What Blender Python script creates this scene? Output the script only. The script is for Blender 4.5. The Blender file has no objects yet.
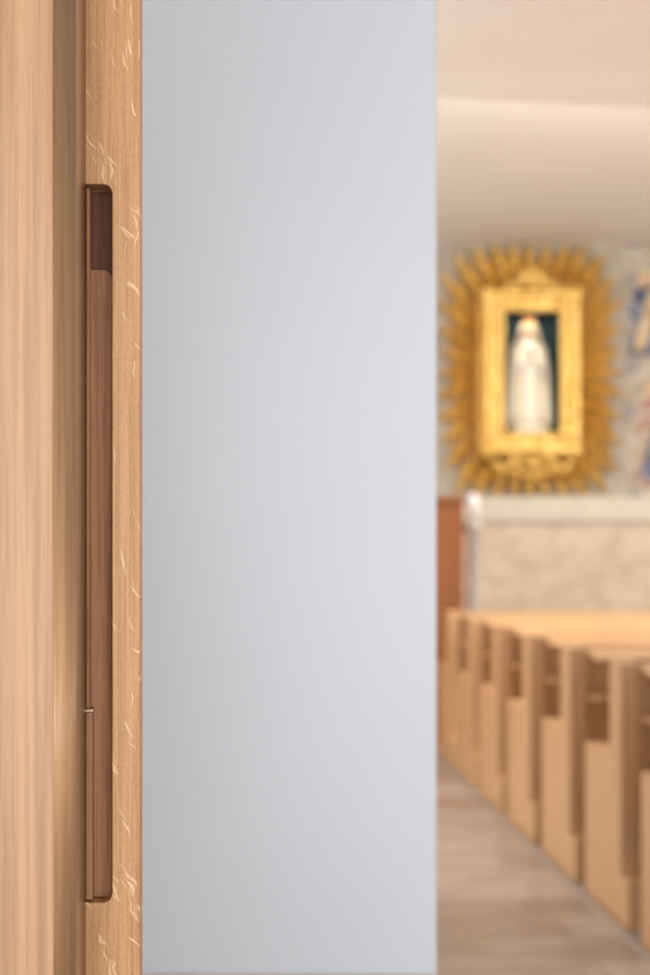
import bpy, bmesh, math, random
from mathutils import Vector, Matrix
random.seed(4)
scn=bpy.context.scene
scn.view_settings.view_transform='Standard'
scn.view_settings.look='None'
COL=scn.collection

# ------------------------------------------------------------ materials
def new_mat(name):
    m=bpy.data.materials.new(name); m.use_nodes=True
    nt=m.node_tree; b=nt.nodes['Principled BSDF']
    return m,nt,b
def N(nt,t,**k):
    n=nt.nodes.new(t)
    for a,v in k.items(): setattr(n,a,v)
    return n
def noise(nt,vec,scale,detail=3,rough=.55,dist=0):
    n=N(nt,'ShaderNodeTexNoise'); n.inputs['Scale'].default_value=scale
    n.inputs['Detail'].default_value=detail; n.inputs['Roughness'].default_value=rough
    n.inputs['Distortion'].default_value=dist
    nt.links.new(vec,n.inputs['Vector']); return n.outputs['Fac']
def mapping(nt,scale,loc=(0,0,0),rot=(0,0,0)):
    tc=N(nt,'ShaderNodeTexCoord'); mp=N(nt,'ShaderNodeMapping')
    mp.inputs['Scale'].default_value=scale; mp.inputs['Location'].default_value=loc
    mp.inputs['Rotation'].default_value=rot
    nt.links.new(tc.outputs['Object'],mp.inputs['Vector']); return mp.outputs[0]
def ramp(nt,fac,stops,interp='LINEAR'):
    r=N(nt,'ShaderNodeValToRGB'); r.color_ramp.interpolation=interp
    els=r.color_ramp.elements
    while len(els)<len(stops): els.new(.5)
    for e,(p,c) in zip(els,stops):
        e.position=p; e.color=(c[0],c[1],c[2],1) if len(c)==3 else c
    nt.links.new(fac,r.inputs[0]); return r.outputs[0]
def mix(nt,fac,a,b,mode='MIX'):
    m=N(nt,'ShaderNodeMix',data_type='RGBA',blend_type=mode)
    if isinstance(fac,(int,float)): m.inputs[0].default_value=fac
    else: nt.links.new(fac,m.inputs[0])
    for i,v in ((6,a),(7,b)):
        if isinstance(v,tuple): m.inputs[i].default_value=(*v,1)
        else: nt.links.new(v,m.inputs[i])
    return m.outputs[2]
def bump(nt,b,h,strength=.1,dist=.01):
    bp=N(nt,'ShaderNodeBump'); bp.inputs['Strength'].default_value=strength
    bp.inputs['Distance'].default_value=dist
    nt.links.new(h,bp.inputs['Height']); nt.links.new(bp.outputs[0],b.inputs['Normal'])
def plain(name,c,rough=.5,var=.08,scale=8,metal=0):
    m,nt,b=new_mat(name)
    v=mapping(nt,(1,1,1)); f=noise(nt,v,scale)
    d=tuple(x*(1-var) for x in c); l=tuple(min(1,x*(1+var)) for x in c)
    nt.links.new(ramp(nt,f,[(.3,d),(.7,l)]),b.inputs['Base Color'])
    b.inputs['Roughness'].default_value=rough; b.inputs['Metallic'].default_value=metal
    return m
def oak(name,dark,light,rough=.4,fleck=False,gs=1.0,broad=1.0,wave=.22,fine_mix=.45,spec=.5):
    m,nt,b=new_mat(name)
    big=mapping(nt,(1,1,.035))
    f1=noise(nt,big,16*gs*broad,3,.5,.6)
    fine=mapping(nt,(1,1,.02))
    f2=noise(nt,fine,260*gs,4,.7)
    wv=N(nt,'ShaderNodeTexWave',wave_type='BANDS',bands_direction='X')
    wv.inputs['Scale'].default_value=9*gs*broad; wv.inputs['Distortion'].default_value=7
    wv.inputs['Detail'].default_value=3; wv.inputs['Detail Scale'].default_value=1.2
    nt.links.new(mapping(nt,(1,1,.07)),wv.inputs['Vector'])
    mid=tuple((a+c)/2 for a,c in zip(dark,light))
    c=ramp(nt,f1,[(.3,mid),(.72,light)])
    c=mix(nt,wave,c,ramp(nt,wv.outputs['Fac'],[(.1,dark),(.8,light)]))
    c=mix(nt,fine_mix,c,ramp(nt,f2,[(.40,dark),(.56,light)]))
    if fleck:
        # medullary ray flecks: short slim lens-shaped strokes, randomly kept per cell
        tc=N(nt,'ShaderNodeTexCoord')
        wob=N(nt,'ShaderNodeTexNoise'); wob.inputs['Scale'].default_value=55; wob.inputs['Detail'].default_value=1
        nt.links.new(tc.outputs['Object'],wob.inputs['Vector'])
        sub=N(nt,'ShaderNodeVectorMath',operation='SUBTRACT'); nt.links.new(wob.outputs['Color'],sub.inputs[0]); sub.inputs[1].default_value=(.5,.5,.5)
        scl=N(nt,'ShaderNodeVectorMath',operation='SCALE'); nt.links.new(sub.outputs[0],scl.inputs[0]); scl.inputs['Scale'].default_value=.014
        add=N(nt,'ShaderNodeVectorMath',operation='ADD'); nt.links.new(tc.outputs['Object'],add.inputs[0]); nt.links.new(scl.outputs[0],add.inputs[1])
        for (seed,sx_,sz_,rot,keep) in ((0,300,38,.42,.87),(9,360,48,.70,.90),(17,460,42,.15,.90)):
            mp0=N(nt,'ShaderNodeMapping'); mp0.inputs['Rotation'].default_value=(0,rot,0); mp0.inputs['Location'].default_value=(seed,0,seed)
            nt.links.new(add.outputs[0],mp0.inputs['Vector'])
            mp1=N(nt,'ShaderNodeMapping'); mp1.inputs['Scale'].default_value=(sx_,0,sz_)
            nt.links.new(mp0.outputs[0],mp1.inputs['Vector'])
            vo=N(nt,'ShaderNodeTexVoronoi'); vo.inputs['Scale'].default_value=1; nt.links.new(mp1.outputs[0],vo.inputs['Vector'])
            band=ramp(nt,vo.outputs['Distance'],[(0,(.7,.7,.7)),(.2,(.65,.65,.65)),(.40,(0,0,0))])
            sp=N(nt,'ShaderNodeSeparateColor'); nt.links.new(vo.outputs['Color'],sp.inputs[0])
            mask=ramp(nt,sp.outputs[0],[(keep,(0,0,0)),(keep+.01,(1,1,1))])
            c=mix(nt,mix(nt,1.0,band,mask,'MULTIPLY'),c,(.84,.59,.34))
        tick=noise(nt,mapping(nt,(.6,1,.25)),900,1)
        c=mix(nt,.16,c,ramp(nt,tick,[(.42,dark),(.5,light)]))
    nt.links.new(c,b.inputs['Base Color'])
    b.inputs['Roughness'].default_value=rough
    b.inputs['Specular IOR Level'].default_value=spec
    bump(nt,b,f2,.15,.0008)
    return m

M_edge=oak('oak_quartersawn',(.30,.138,.050),(.55,.295,.125),.45,True,1.0,1,.3,.5,.35)
M_panel=oak('oak_plainsawn',(.27,.140,.065),(.44,.252,.128),.38,False,.7,1.6,.5,.45,.4)
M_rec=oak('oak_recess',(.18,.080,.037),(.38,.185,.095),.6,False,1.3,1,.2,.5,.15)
M_rec_shade=oak('oak_recess_shadow',(.070,.028,.013),(.15,.062,.031),.6,False,1.3,1,.2,.5,.15)  # darker copy of the recess oak, shadow painted into its colour
M_strip=oak('oak_strip',(.24,.11,.05),(.36,.18,.09),.5,spec=.2)
M_pew=oak('pew_oak',(.43,.225,.105),(.62,.375,.19),.38,False,.4)
M_cab=oak('cabinet_wood',(.20,.07,.026),(.30,.115,.045),.5,False,.4,spec=.2)
M_gold_m,nt,b=new_mat('gilded_wood')
v=mapping(nt,(1,1,1)); f=noise(nt,v,30,4)
nt.links.new(ramp(nt,f,[(.3,(.40,.20,.03)),(.5,(.88,.56,.14)),(.75,(1,.80,.36))]),b.inputs['Base Color'])
b.inputs['Metallic'].default_value=.65; b.inputs['Roughness'].default_value=.32
bump(nt,b,f,.6,.02); M_gold=M_gold_m
M_white=plain('partition_paint',(.555,.590,.635),.34,.02,1.5)
M_ceil=plain('ceiling_plaster',(.88,.86,.83),.8,.03,.8)
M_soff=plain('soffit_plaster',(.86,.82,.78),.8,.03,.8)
M_side=plain('side_plaster',(.82,.81,.80),.8,.03,1)
M_ledge=plain('ledge_limestone',(.72,.66,.56),.6,.05,6)
M_wood_trim=plain('wainscot_wood',(.50,.42,.36),.5,.1,5)
M_greyline=plain('floor_border_stone',(.40,.34,.30),.5,.05,5)
M_teal=plain('niche_lining',(.03,.07,.075),.6,.15,5)
M_robe=plain('statue_white_robe',(.92,.87,.74),.55,.04,20)
M_skin=plain('statue_skin',(.80,.52,.38),.5,.05,20)
M_red=plain('crown_velvet_red',(.5,.05,.03),.6,.1,20)
M_wax=plain('white_wax',(.92,.92,.92),.4,.03,10)
M_col=plain('pale_marble',(.58,.54,.50),.45,.08,6)
M_metal=plain('latch_brass',(.35,.22,.14),.3,.05,40,.8)

M_marble,nt,b=new_mat('travertine')
v=mapping(nt,(1,1,1.6)); f=noise(nt,v,3.4,7,.72,.4)
nt.links.new(ramp(nt,f,[(.3,(.56,.41,.30)),(.5,(.72,.58,.45)),(.7,(.84,.74,.63))]),b.inputs['Base Color'])
b.inputs['Roughness'].default_value=.4
M_floor,nt,b=new_mat('floor_tiles')
v=mapping(nt,(1,1,1)); br=N(nt,'ShaderNodeTexBrick'); nt.links.new(v,br.inputs['Vector'])
br.inputs['Scale'].default_value=1; br.inputs['Brick Width'].default_value=1.3; br.inputs['Row Height'].default_value=.30
br.inputs['Mortar Size'].default_value=.006
br.inputs['Color1'].default_value=(.24,.17,.125,1); br.inputs['Color2'].default_value=(.54,.46,.40,1)
br.inputs['Mortar'].default_value=(.28,.23,.2,1)
f=noise(nt,mapping(nt,(.8,2.6,1)),2.6,5,.65)
c=mix(nt,.45,br.outputs['Color'],ramp(nt,f,[(.35,(.22,.15,.11)),(.62,(.60,.51,.44))]))
nt.links.new(c,b.inputs['Base Color']); b.inputs['Roughness'].default_value=.32
M_fresco,nt,b=new_mat('back_wall_fresco')
v=mapping(nt,(1,1,1)); f=noise(nt,v,5,6,.7,.5)
nt.links.new(ramp(nt,f,[(.3,(.32,.27,.21)),(.5,(.45,.40,.33)),(.7,(.57,.52,.44))]),b.inputs['Base Color'])
b.inputs['Roughness'].default_value=.8
def mosaic(name,cols,scale=14):
    m,nt,b=new_mat(name)
    v=mapping(nt,(1,1,1)); vo=N(nt,'ShaderNodeTexVoronoi'); vo.inputs['Scale'].default_value=scale
    nt.links.new(v,vo.inputs['Vector'])
    sp=N(nt,'ShaderNodeSeparateColor'); nt.links.new(vo.outputs['Color'],sp.inputs[0])
    n=len(cols)
    nt.links.new(ramp(nt,sp.outputs[0],[(i/n,c) for i,c in enumerate(cols)],'CONSTANT'),b.inputs['Base Color'])
    b.inputs['Roughness'].default_value=.6
    return m
M_mos_bg=mosaic('mosaic_ground',[(.50,.44,.35),(.56,.51,.43),(.40,.33,.26),(.53,.48,.40),(.45,.38,.29),(.32,.30,.29)],11)
M_mos_blue=mosaic('mosaic_blue',[(.09,.12,.20),(.13,.17,.27),(.28,.30,.34),(.07,.08,.14)],18)
M_mos_red=mosaic('mosaic_red',[(.42,.22,.17),(.50,.36,.28),(.48,.40,.33)],18)
M_mos_ochre=mosaic('mosaic_ochre',[(.60,.42,.20),(.45,.30,.16),(.7,.55,.36)],18)
M_mos_skin=mosaic('mosaic_skin',[(.68,.46,.34),(.6,.4,.3)],22)

# ------------------------------------------------------------ mesh helpers
class MB:
    def __init__(s): s.bm=bmesh.new(); s.mats=[]
    def mi(s,m):
        if m not in s.mats: s.mats.append(m)
        return s.mats.index(m)
    def box(s,x0,x1,y0,y1,z0,z1,m):
        k=s.mi(m); V=[s.bm.verts.new(p) for p in [(x0,y0,z0),(x1,y0,z0),(x1,y1,z0),(x0,y1,z0),(x0,y0,z1),(x1,y0,z1),(x1,y1,z1),(x0,y1,z1)]]
        for f in [(3,2,1,0),(4,5,6,7),(0,1,5,4),(1,2,6,5),(2,3,7,6),(3,0,4,7)]:
            s.bm.faces.new([V[i] for i in f]).material_index=k
    def prism(s,poly,axis,a,b_,m):
        k=s.mi(m)
        def P(p,t): return {'X':(t,p[0],p[1]),'Y':(p[0],t,p[1]),'Z':(p[0],p[1],t)}[axis]
        A=[s.bm.verts.new(P(p,a)) for p in poly]; B=[s.bm.verts.new(P(p,b_)) for p in poly]
        n=len(poly)
        fs=[s.bm.faces.new(A),s.bm.faces.new(B[::-1])]
        for i in range(n): fs.append(s.bm.faces.new([A[i],B[i],B[(i+1)%n],A[(i+1)%n]]))
        for f in fs: f.material_index=k
    def loft(s,rings,m,closed=True,caps=True,smooth=True):
        k=s.mi(m); R=[[s.bm.verts.new(p) for p in r] for r in rings]
        n=len(R[0])
        for a,b_ in zip(R,R[1:]):
            for i in range(n if closed else n-1):
                f=s.bm.faces.new([a[i],a[(i+1)%n],b_[(i+1)%n],b_[i]]); f.material_index=k; f.smooth=smooth
        if caps and closed:
            for r in (R[0][::-1],R[-1]):
                f=s.bm.faces.new(r); f.material_index=k
    def ell(s,c,r,m,seg=14,rings=9,rot=None):
        M=Matrix.Translation(c)
        if rot is not None: M=M@rot
        M=M@Matrix.Diagonal((*r,1))
        k=s.mi(m)
        g=bmesh.ops.create_uvsphere(s.bm,u_segments=seg,v_segments=rings,radius=1,matrix=M)
        for v in g['verts']:
            for f in v.link_faces: f.material_index=k; f.smooth=True
    def tube(s,pts,rad,m,seg=10,sy=1.0):
        rings=[]
        pts=[Vector(p) for p in pts]
        for i,p in enumerate(pts):
            d=(pts[min(i+1,len(pts)-1)]-pts[max(i-1,0)]).normalized()
            u=d.cross(Vector((0,1,0))); 
            if u.length<.1: u=d.cross(Vector((1,0,0)))
            u.normalize(); w=d.cross(u)
            rings.append([tuple(p+(u*math.cos(t)+w*math.sin(t)*sy)*rad[i]) for t in [2*math.pi*j/seg for j in range(seg)]])
        s.loft(rings,m)
    def obj(s,name,loc=(0,0,0),parent=None,bevel=0,segs=2,recalc=True):
        if recalc: bmesh.ops.recalc_face_normals(s.bm,faces=s.bm.faces[:])
        me=bpy.data.meshes.new(name); s.bm.to_mesh(me); s.bm.free()
        for m in s.mats: me.materials.append(m)
        o=bpy.data.objects.new(name,me); COL.objects.link(o); o.location=loc
        if parent:
            o.parent=parent; o.matrix_parent_inverse=Matrix.Translation(-parent.location)
        if bevel:
            bv=o.modifiers.new('bevel','BEVEL'); bv.width=bevel; bv.segments=segs; bv.limit_method='ANGLE'
            o.modifiers.new('wn','WEIGHTED_NORMAL')
            for p in me.polygons: p.use_smooth=True
        return o
def empty(name,loc):
    e=bpy.data.objects.new(name,None); e.location=loc; COL.objects.link(e); return e
def arc(cx,cy,r,a0,a1,n=8):
    return [(cx+r*math.cos(math.radians(a0+(a1-a0)*i/n)),cy+r*math.sin(math.radians(a0+(a1-a0)*i/n))) for i in range(n+1)]

# ------------------------------------------------------------ room shell
CZ=3.76; YB=13.0
m=MB(); m.box(-3,6.2,-3,YB+.2,-.1,0,M_floor); m.obj('floor')
m=MB(); m.box(-3,6.2,8.2,YB+.2,CZ,CZ+.15,M_ceil); m.box(-3,6.2,-3,8.2,CZ-.012,CZ+.15,M_soff); m.obj('ceiling')
m=MB(); m.box(-3.2,-3,-3,YB+.2,0,CZ+.15,M_side); m.obj('wall_left')
m=MB(); m.box(6.2,6.4,-3,YB+.2,0,CZ+.15,M_side); m.obj('wall_right')
m=MB(); m.box(-3,6.2,YB,YB+.2,0,CZ,M_fresco); m.obj('wall_back')
m=MB(); m.box(-3,6.2,YB-.10,YB,1.53,1.73,M_ledge); m.obj('trim_1',bevel=.006)
m=MB()
x=-3.0
while x<6.1:
    m.box(x+.002,x+2.298,YB-.05,YB,0,1.53,M_marble); x+=2.3
m.obj('wainscot_back',bevel=.004)  # travertine wainscot panels cladding the lower back wall
m=MB(); m.box(1.465,1.49,4.2,12.0,0,.010,M_greyline); m.obj('trim_2',bevel=.003)
m=MB(); m.box(-1.6,.371,2.60,2.75,0,CZ-.02,M_white); m.obj('wall_partition',bevel=.003)
m=MB(); m.box(-1.6,.371,2.59,2.60,0,.703,M_wood_trim); m.obj('trim_3',bevel=.002)

# ------------------------------------------------------------ oak door
door=empty('door_1',(-.4,1.35,0))
H=2.5
XR=-.054
m=MB()
nx=-.0773; zt=1.694; zb=1.097; r=.008; xl=-.14
poly=[(xl,0),(XR,0),(XR,H),(xl,H),(xl,zt)]
poly+= arc(nx-r,zt-r,r,90,0)
poly+= arc(nx-r,zb+r,r,0,-90)
poly+=[(xl,zb)]
m.prism(poly,'Y',1.35,1.376,M_edge)
m.obj('edge_board',parent=door,bevel=.0012,segs=3)
m=MB(); m.box(-.9,XR,1.3762,1.402,0,H,M_edge); m.obj('back_leaf',parent=door,bevel=.001)
m=MB()
p=[(-.12,zb+.0005),(nx-.0008,zb+.0005),(nx-.0008,1.618)]+arc(nx-.0088,1.618,.008,0,90)[1:]+[(-.12,1.626)]
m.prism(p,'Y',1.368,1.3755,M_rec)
m.box(-.12,nx-.0005,1.3735,1.3759,1.6,zt-.001,M_rec_shade)  # dark sheet standing in for the shade at the recess top
m.obj('recess_lining',parent=door,bevel=.001)
m=MB(); m.box(-.099,-.0935,1.352,1.3675,zb+.002,1.255,M_strip); m.obj('latch_strip',parent=door,bevel=.0006)
m=MB(); m.box(-.099,-.0962,1.356,1.3675,1.2578,zt-.002,M_rec); m.obj('recess_seal',parent=door,bevel=.0004)
m=MB(); m.box(-.099,-.0930,1.351,1.3675,1.2555,1.2575,M_metal); m.obj('latch_cap',parent=door)
m=MB()
R=.018; YF=1.235
poly=[(-1.1,YF)]+arc(-.099-R,YF+R,R,-90,0,14)+[(-.099,1.3495),(-1.1,1.3495)]
m.prism(poly,'Z',0,H,M_panel)
o=m.obj('front_leaf',parent=door)
for p_ in o.data.polygons: p_.use_smooth=abs(p_.normal.z)<.5
o.modifiers.new('wn','WEIGHTED_NORMAL')
# ------------------------------------------------------------ pews
def build_pew():
    m=MB(); L=3.6; T=.075
    prof=[(-.10,0),(.54,0),(.54,.60),(.16,.60),(.16,.95),(0,.95),(0,.18),(-.10,.18)]
    m.prism(prof,'X',0,T,M_pew); m.prism(prof,'X',L-T,L,M_pew)
    a,b_=T,L-T
    m.prism([(.035,.40),(.075,.40),(.045,.93),(.010,.93)],'X',a,b_,M_pew)
    m.prism([(-.18,.90),(-.18,.92),(.06,.945),(.06,.925)],'X',a,b_,M_pew)
    m.box(a,b_,-.16,.03,.74,.757,M_pew)
    m.box(a,b_,.06,.50,.42,.45,M_pew)
    m.box(a,b_,.44,.47,.30,.42,M_pew)
    m.box(a,b_,-.09,.02,.17,.20,M_pew)
    return m.obj('church_pew',bevel=.005)
pew=build_pew()
X0=1.50; Y0=5.05
pew.location=(X0,Y0,0)
for i in range(1,7):
    o=bpy.data.objects.new('church_pew',pew.data); COL.objects.link(o)
    n=o.modifiers.new('bevel','BEVEL'); n.width=.005; n.segments=2; n.limit_method='ANGLE'
    o.modifiers.new('wn','WEIGHTED_NORMAL')
    o.location=(X0,Y0+.82*i,0)
# ------------------------------------------------------------ cabinet
m=MB()
m.box(.75,1.75,11.0,11.6,.08,1.64,M_cab); m.box(.72,1.77,10.97,11.62,1.64,1.68,M_cab); m.box(.77,1.73,11.02,11.58,0,.08,M_cab)
for (a,b_) in ((.80,1.23),(1.27,1.70)):
    m.box(a,b_,10.98,11.0,.14,1.58,M_cab)
    m.box(a+.07,b_-.07,10.972,10.98,.24,1.48,M_cab)
m.obj('wooden_cabinet',bevel=.005)
m=MB()
def rnd(cx,cy,z,r,n=20): return [(cx+r*math.cos(2*math.pi*i/n),cy+r*math.sin(2*math.pi*i/n),z) for i in range(n)]
m.loft([rnd(1.90,11.5,z,r) for z,r in ((0,.12),(.05,.12),(.07,.06),(.9,.045),(1.42,.042),(1.45,.07),(1.50,.075))],M_col)
m.loft([rnd(1.90,11.5,z,r) for z,r in ((1.50,.042),(1.69,.042),(1.71,.03),(1.715,.012))],M_wax)
m.loft([rnd(1.90,11.5,z,r,8) for z,r in ((1.715,.004),(1.735,.003))],M_metal)
m.obj('candle_pedestal')

# ------------------------------------------------------------ gilded shrine
cx,cz=2.54,2.69
shr=empty('gilded_shrine',(cx,YB,1.8))
m=MB()
x0,x1,z0,z1=2.335,2.77,2.225,3.165
yf=12.68
m.box(x0-.02,x0,yf+.02,YB,z0-.02,z1+.02,M_teal); m.box(x1,x1+.02,yf+.02,YB,z0-.02,z1+.02,M_teal)
m.box(x0,x1,yf+.02,YB,z1,z1+.02,M_teal); m.box(x0,x1,yf+.02,YB,z0-.02,z0,M_teal)
m.box(x0,x1,YB-.02,YB,z0,z1,M_teal)
m.obj('niche_box',parent=shr)
def frame(m,a0,a1,b0,b1,c0,c1,d0,d1,y0,y1,mat):
    m.box(a0,c0,y0,y1,b0,b1,mat); m.box(c1,a1,y0,y1,b0,b1,mat)
    m.box(c0,c1,y0,y1,d1,b1,mat); m.box(c0,c1,y0,y1,b0,d0,mat)
m=MB()
fx0,fx1,fz0,fz1=2.205,2.90,2.085,3.31
frame(m,fx0,fx1,fz0,fz1,x0-.005,x1+.005,z0-.005,z1+.005,yf,yf+.22,M_gold)
frame(m,fx0-.02,fx1+.02,fz0-.02,fz1+.02,fx0+.025,fx1-.025,fz0+.025,fz1-.025,yf-.035,yf+.05,M_gold)
frame(m,2.305,2.80,2.195,3.195,x0,x1,z0,z1,yf-.03,yf,M_gold)
m.obj('frame_molding',parent=shr,bevel=.010,segs=3)
m=MB()
def leaf(m,c,ang,ln,w):
    rot=Matrix.Rotation(-ang,4,'Y')
    m.ell((c[0],c[1],c[2]),(ln,w*.7,w),M_gold,10,6,rot)
per=[]
for i in range(12):
    z=2.12+i*(3.27-2.12)/11; per+= [(2.265,z),(2.845,z)]
for i in range(6):
    x=2.25+i*(2.85-2.25)/5; per+=[(x,3.245),(x,2.15)]
for (x,z) in per:
    for k in range(3): leaf(m,(x+random.uniform(-.015,.015),yf-.015,z+random.uniform(-.02,.02)),random.uniform(0,3.14),random.uniform(.022,.04),.014)
for sx in (fx0,fx1):
    for sz in (fz0,fz1):
        for k in range(7):
            a=k*.9; m.ell((sx+.035*math.cos(a),yf,sz+.035*math.sin(a)),(.025,.03,.025),M_gold,10,6)
for i in range(9):
    z=2.17+i*.135
    for sx,sg in ((fx0-.02,-1),(fx1+.02,1)):
        leaf(m,(sx+sg*.005,yf+.03,z),math.pi/2+random.uniform(-.6,.6),.04,.016)
for k in range(11):
    a=math.radians(15+15*k); leaf(m,(cx+.02+.08*math.cos(a),yf,3.36+.09*math.sin(a)),a,.075,.017)
m.ell((cx+.02,yf-.02,3.38),(.055,.04,.05),M_gold)
for sg in (-1,1):
    for k in range(7):
        t=k/6; leaf(m,(cx+.02+sg*(.11+.2*t),yf,3.37-.04*t+.025*math.sin(t*6)),sg*-.4+t*2,.05-.02*t,.018)
m.tube([(cx+.02,yf,3.45),(cx+.02,yf,3.56)],[.014,.008],M_gold); m.tube([(cx-.02,yf,3.52),(cx+.06,yf,3.52)],[.009,.009],M_gold)
m.ell((cx+.02,yf-.02,1.98),(.09,.05,.065),M_gold)
m.ell((cx+.02,yf-.05,1.98),(.055,.04,.04),M_gold)
for sg in (-1,1):
    for k in range(11):
        t=k/10; leaf(m,(cx+.02+sg*(.08+.22*t),yf,1.99+.04*math.sin(t*7)-.02*t),sg*(.5+t*3),.05-.02*t,.020)
    for k in range(5):
        leaf(m,(cx+.02+sg*(.03+.045*k),yf+.01,1.90+.012*k),math.radians(90-sg*(10+15*k)),.05,.016)
leaf(m,(cx+.02,yf,1.87),math.pi/2,.05,.02)
m.obj('carved_ornament',parent=shr)
# sunburst : long straight tapering rays grouped in bundles of three
m=MB()
rcx,rcz=2.59,2.715
def bnd(ca,sa,hw,hh,p): return (abs(ca/hw)**p+abs(sa/hh)**p)**(-1/p)
NB=36
for j in range(NB):
  for q_,(off,lenf,w1,dep) in enumerate(((0,1.0,.028,.07),(-.34,.90,.020,.045),(.34,.93,.020,.04))):
    tt=2*math.pi*(j+off*.92+random.uniform(-.04,.04))/NB
    a=math.atan2(1.0*math.sin(tt),.74*math.cos(tt))
    ca,sa=math.cos(a),math.sin(a)
    ri=bnd(ca,sa,.30,.52,8)
    ro=bnd(ca,sa,.735,1.06,5.0)*lenf*random.uniform(.96,1.03)
    d=Vector((ca,0,sa)); n=Vector((-sa,0,ca)); c=Vector((rcx,0,rcz))
    yb_=YB-dep
    rings=[]; L=ro-ri
    for t,w,h in ((0,.010,.02),(.45,w1*.8,.03),(.80,w1,.024),(1,w1*.3,.006)):
        p=c+d*(ri+L*t)
        rings.append([tuple(p-n*w+Vector((0,yb_,0))),tuple(p+Vector((0,yb_-h,0))),tuple(p+n*w+Vector((0,yb_,0)))])
    rings=[[ (v_[0],v_[1],min(max(v_[2],1.732),CZ-.01)) for v_ in r_] for r_ in rings]
    m.loft(rings,M_gold,smooth=False)
frame(m,2.16,2.95,2.04,3.36,2.32,2.78,2.21,3.18,YB-.12,YB,M_gold)
m.obj('sunburst_rays',parent=shr)

# ------------------------------------------------------------ Marian statue
sx,sy,s0=2.55,12.80,2.225
st=empty('virgin_mary_statue',(sx,sy,s0))
KX=1.2
def ring(z,rx,ry,n=48,fold=0,oy=0,ph=0,nf=9):
    out=[]
    for i in range(n):
        t=2*math.pi*i/n; k=1+fold*math.sin(nf*t+ph)
        out.append((sx+rx*k*math.cos(t),sy+oy+ry*k*math.sin(t),s0+z))
    return out
m=MB()
m.loft([ring(z,a,b_) for z,a,b_ in ((0,.15,.09),(.03,.155,.095),(.045,.13,.085),(.06,.12,.08))],M_robe)
for k in range(9):
    t=2*math.pi*k/9; m.ell((sx+.12*math.cos(t),sy+.07*math.sin(t),s0+.035),(.04,.03,.03),M_robe)
m.obj('base',parent=st)
m=MB()
m.loft([ring(z,a,b_,fold=f,ph=z*4) for z,a,b_,f in ((.05,.135,.092,.06),(.15,.125,.085,.06),(.30,.11,.075,.05),(.45,.092,.062,.03),(.53,.08,.055,.01),(.60,.09,.06,0),(.67,.095,.055,0),(.70,.06,.042,0),(.725,.026,.026,0),(.76,.024,.026,0))],M_robe)
m.obj('robe',parent=st)
m=MB()
rings=[]
for z,rx,ry,f,gap in ((.06,.165,.105,.05,26),(.2,.155,.10,.05,28),(.35,.145,.095,.04,32),(.5,.132,.088,.03,38),(.6,.120,.08,.02,44),(.67,.108,.072,.01,50),(.71,.088,.064,0,52),(.75,.072,.060,0,54),(.79,.066,.060,0,52),(.83,.060,.056,0,44),(.86,.044,.044,0,25),(.872,.018,.02,0,5)):
    r_=[]; n=40
    for i in range(n+1):
        t=math.radians(-90+gap+(360-2*gap)*i/n); k=1+f*math.sin(8*t+z*5)
        r_.append((sx+rx*KX*k*math.cos(t),sy+.008+ry*k*math.sin(t),s0+z))
    rings.append(r_)
m.loft(rings,M_robe,closed=False)
o=m.obj('mantle',parent=st,recalc=False)
sd=o.modifiers.new('s','SOLIDIFY'); sd.thickness=.006
m=MB()
for idx in (0,-1): m.tube([r_[idx] for r_ in rings[:-1]],[.0045]*(len(rings)-1),M_gold,6)
m.tube(rings[0],[.006]*len(rings[0]),M_gold,6)
m.obj('mantle_trim',parent=st)
m=MB(); hc=Vector((sx,sy-.008,s0+.80))
m.ell(hc,(.038,.042,.054),M_skin,24,16)
m.ell(hc+Vector((0,-.043,-.004)),(.005,.009,.012),M_skin)
for sg in (-1,1):
    m.ell(hc+Vector((sg*.014,-.036,.006)),(.007,.005,.0035),M_metal)
    m.ell(hc+Vector((sg*.038,.002,-.004)),(.005,.009,.013),M_skin)
m.ell(hc+Vector((0,-.037,-.024)),(.010,.006,.003),M_red)
m.tube([(sx,sy,s0+.70),(sx,sy-.003,s0+.77)],[.024,.021],M_skin)
m.obj('head',parent=st)
m=MB()
for sg in (-1,1):
    m.tube([(sx+sg*.085,sy,s0+.655),(sx+sg*.098,sy-.025,s0+.57),(sx+sg*.085,sy-.055,s0+.515),(sx+sg*.035,sy-.09,s0+.565),(sx+sg*.016,sy-.098,s0+.59)],[.028,.03,.03,.026,.022],M_robe,14)
    m.tube([(sx+sg*.016,sy-.098,s0+.585),(sx+sg*.009,sy-.103,s0+.61),(sx+sg*.008,sy-.104,s0+.635)],[.010,.014,.013],M_skin,10,.9)
    for k,ln in enumerate((.032,.036,.034,.027)):
        yy=sy-.114+.007*k
        m.tube([(sx+sg*.005,yy,s0+.63),(sx+sg*.0045,yy-.001,s0+.63+ln*.6),(sx+sg*.0035,yy,s0+.63+ln)],[.004,.0038,.0026],M_skin,8)
    m.tube([(sx+sg*.009,sy-.094,s0+.61),(sx+sg*.007,sy-.086,s0+.628),(sx+sg*.004,sy-.083,s0+.642)],[.005,.0045,.003],M_skin,8)
m.obj('praying_arms',parent=st)
m=MB()
m.loft([[(sx+r_*math.cos(2*math.pi*i/20),sy+r_*math.sin(2*math.pi*i/20),s0+z) for i in range(20)] for z,r_ in ((.855,.042),(.868,.044),(.872,.040))],M_gold)
m.ell((sx,sy,s0+.878),(.042,.042,.026),M_red)
for k in range(8):
    t=2*math.pi*k/8
    m.tube([(sx+.042*math.cos(t),sy+.042*math.sin(t),s0+.868),(sx+.045*math.cos(t),sy+.045*math.sin(t),s0+.89),(sx+.022*math.cos(t),sy+.022*math.sin(t),s0+.91),(sx,sy,s0+.912)],[.004,.004,.003,.003],M_gold,6)
m.ell((sx,sy,s0+.916),(.007,.007,.007),M_gold,8,6)
m.obj('crown',parent=st)

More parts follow.
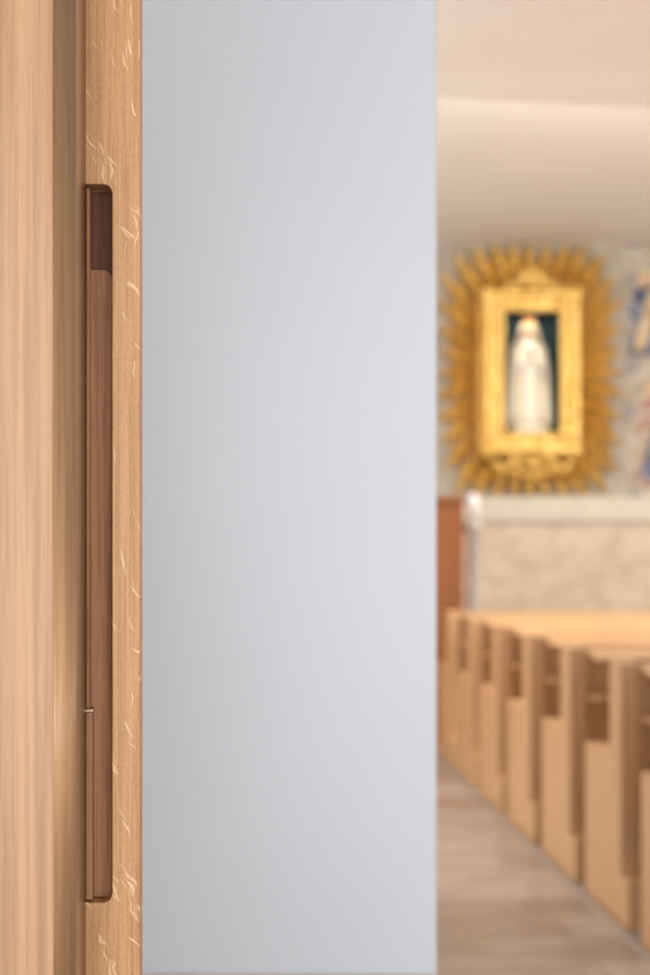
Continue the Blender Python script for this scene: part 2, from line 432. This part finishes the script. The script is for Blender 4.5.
# ------------------------------------------------------------ mosaics
def mural(name,xa,xb,figs):
    m=MB(); m.box(xa,xb,YB-.012,YB,1.735,CZ-.005,M_mos_bg)
    yy=YB-.014
    for fx,fz,h,mat1,mat2 in figs:
        w=h*.17
        pts=[(fx-w*1.2,fz),(fx+w*1.3,fz),(fx+w*1.1,fz+h*.45),(fx+w*1.25,fz+h*.62),(fx+w*.9,fz+h*.80),(fx+w*.3,fz+h*.85),(fx-w*.3,fz+h*.85),(fx-w*.95,fz+h*.79),(fx-w*1.3,fz+h*.55),(fx-w*.8,fz+h*.4)]
        m.prism(pts,'Y',yy-.003,yy+.004,mat1)
        pts=[(fx-w*.9,fz+h*.1),(fx-w*.1,fz+h*.05),(fx+w*.9,fz+h*.72),(fx+w*.3,fz+h*.82)]
        m.prism(pts,'Y',yy-.006,yy-.002,mat2)
        m.prism(arc(fx,fz+h*.92,h*.11,0,345,18),'Y',yy-.003,yy+.004,M_mos_ochre)
        m.prism(arc(fx,fz+h*.92,h*.065,0,345,18),'Y',yy-.006,yy-.002,M_mos_skin)
    m.obj(name)
mural('wall_mosaic',3.36,5.9,[(3.52,2.85,.66,M_mos_blue,M_mos_ochre),(3.60,1.80,.85,M_mos_red,M_mos_blue),(4.3,1.9,1.5,M_mos_ochre,M_mos_blue),(5.1,1.9,1.5,M_mos_blue,M_mos_red)])
mural('wall_mosaic',-1.0,1.80,[(1.4,1.9,1.4,M_mos_ochre,M_mos_blue),(.7,1.9,1.5,M_mos_red,M_mos_ochre),(-.2,1.9,1.5,M_mos_blue,M_mos_red)])

# ------------------------------------------------------------ light
def area(name,loc,size,sy_,power,col,target):
    l=bpy.data.lights.new(name,'AREA'); l.shape='RECTANGLE'; l.size=size; l.size_y=sy_; l.energy=power; l.color=col
    o=bpy.data.objects.new(name,l); o.location=loc; COL.objects.link(o)
    o.rotation_euler=(Vector(target)-Vector(loc)).to_track_quat('-Z','Y').to_euler()
w=bpy.data.worlds.new('World'); scn.world=w; w.use_nodes=True
w.node_tree.nodes['Background'].inputs[0].default_value=(.94,.965,1,1); w.node_tree.nodes['Background'].inputs[1].default_value=.88
area('entrance_daylight',(-.2,-2.6,1.5),4.5,2.6,170,(.96,.975,1),(-.3,3,1.2))
area('door_side_fill',(3.4,.0,1.5),2.2,2.2,30,(.98,.98,1),(-.2,1.0,1.3))  # added fill lamp, brightens the side face of the front leaf
area('nave_light',(3.4,8.6,3.6),4.5,1.8,235,(1,.95,.84),(3.2,9.8,0))
area('window_light_left',(-2.8,8.5,1.9),6,2.4,235,(1,.975,.94),(4,9.7,2.3))
area('fill_light_right',(6.1,8.0,2.2),5,2.0,50,(1,.97,.94),(0,9.5,3.2))  # added fill lamp for ceiling and pews, no real window behind it
area('statue_fill',(2.55,12.71,3.14),.3,.03,.9,(1,.94,.82),(2.55,12.78,2.3))  # added fill lamp to brighten the statue, no fixture in the niche

# ------------------------------------------------------------ camera
cd=bpy.data.cameras.new('camera'); cam=bpy.data.objects.new('camera',cd); COL.objects.link(cam)
cam.location=(0,0,1.4); cam.rotation_euler=(math.radians(90),0,0)
cd.sensor_fit='VERTICAL'; cd.sensor_height=36; cd.sensor_width=24; cd.lens=60
cd.shift_x=120/975; cd.shift_y=50.5/975
cd.dof.use_dof=True; cd.dof.focus_distance=1.35; cd.dof.aperture_fstop=5.0
cd.clip_end=100
scn.camera=cam
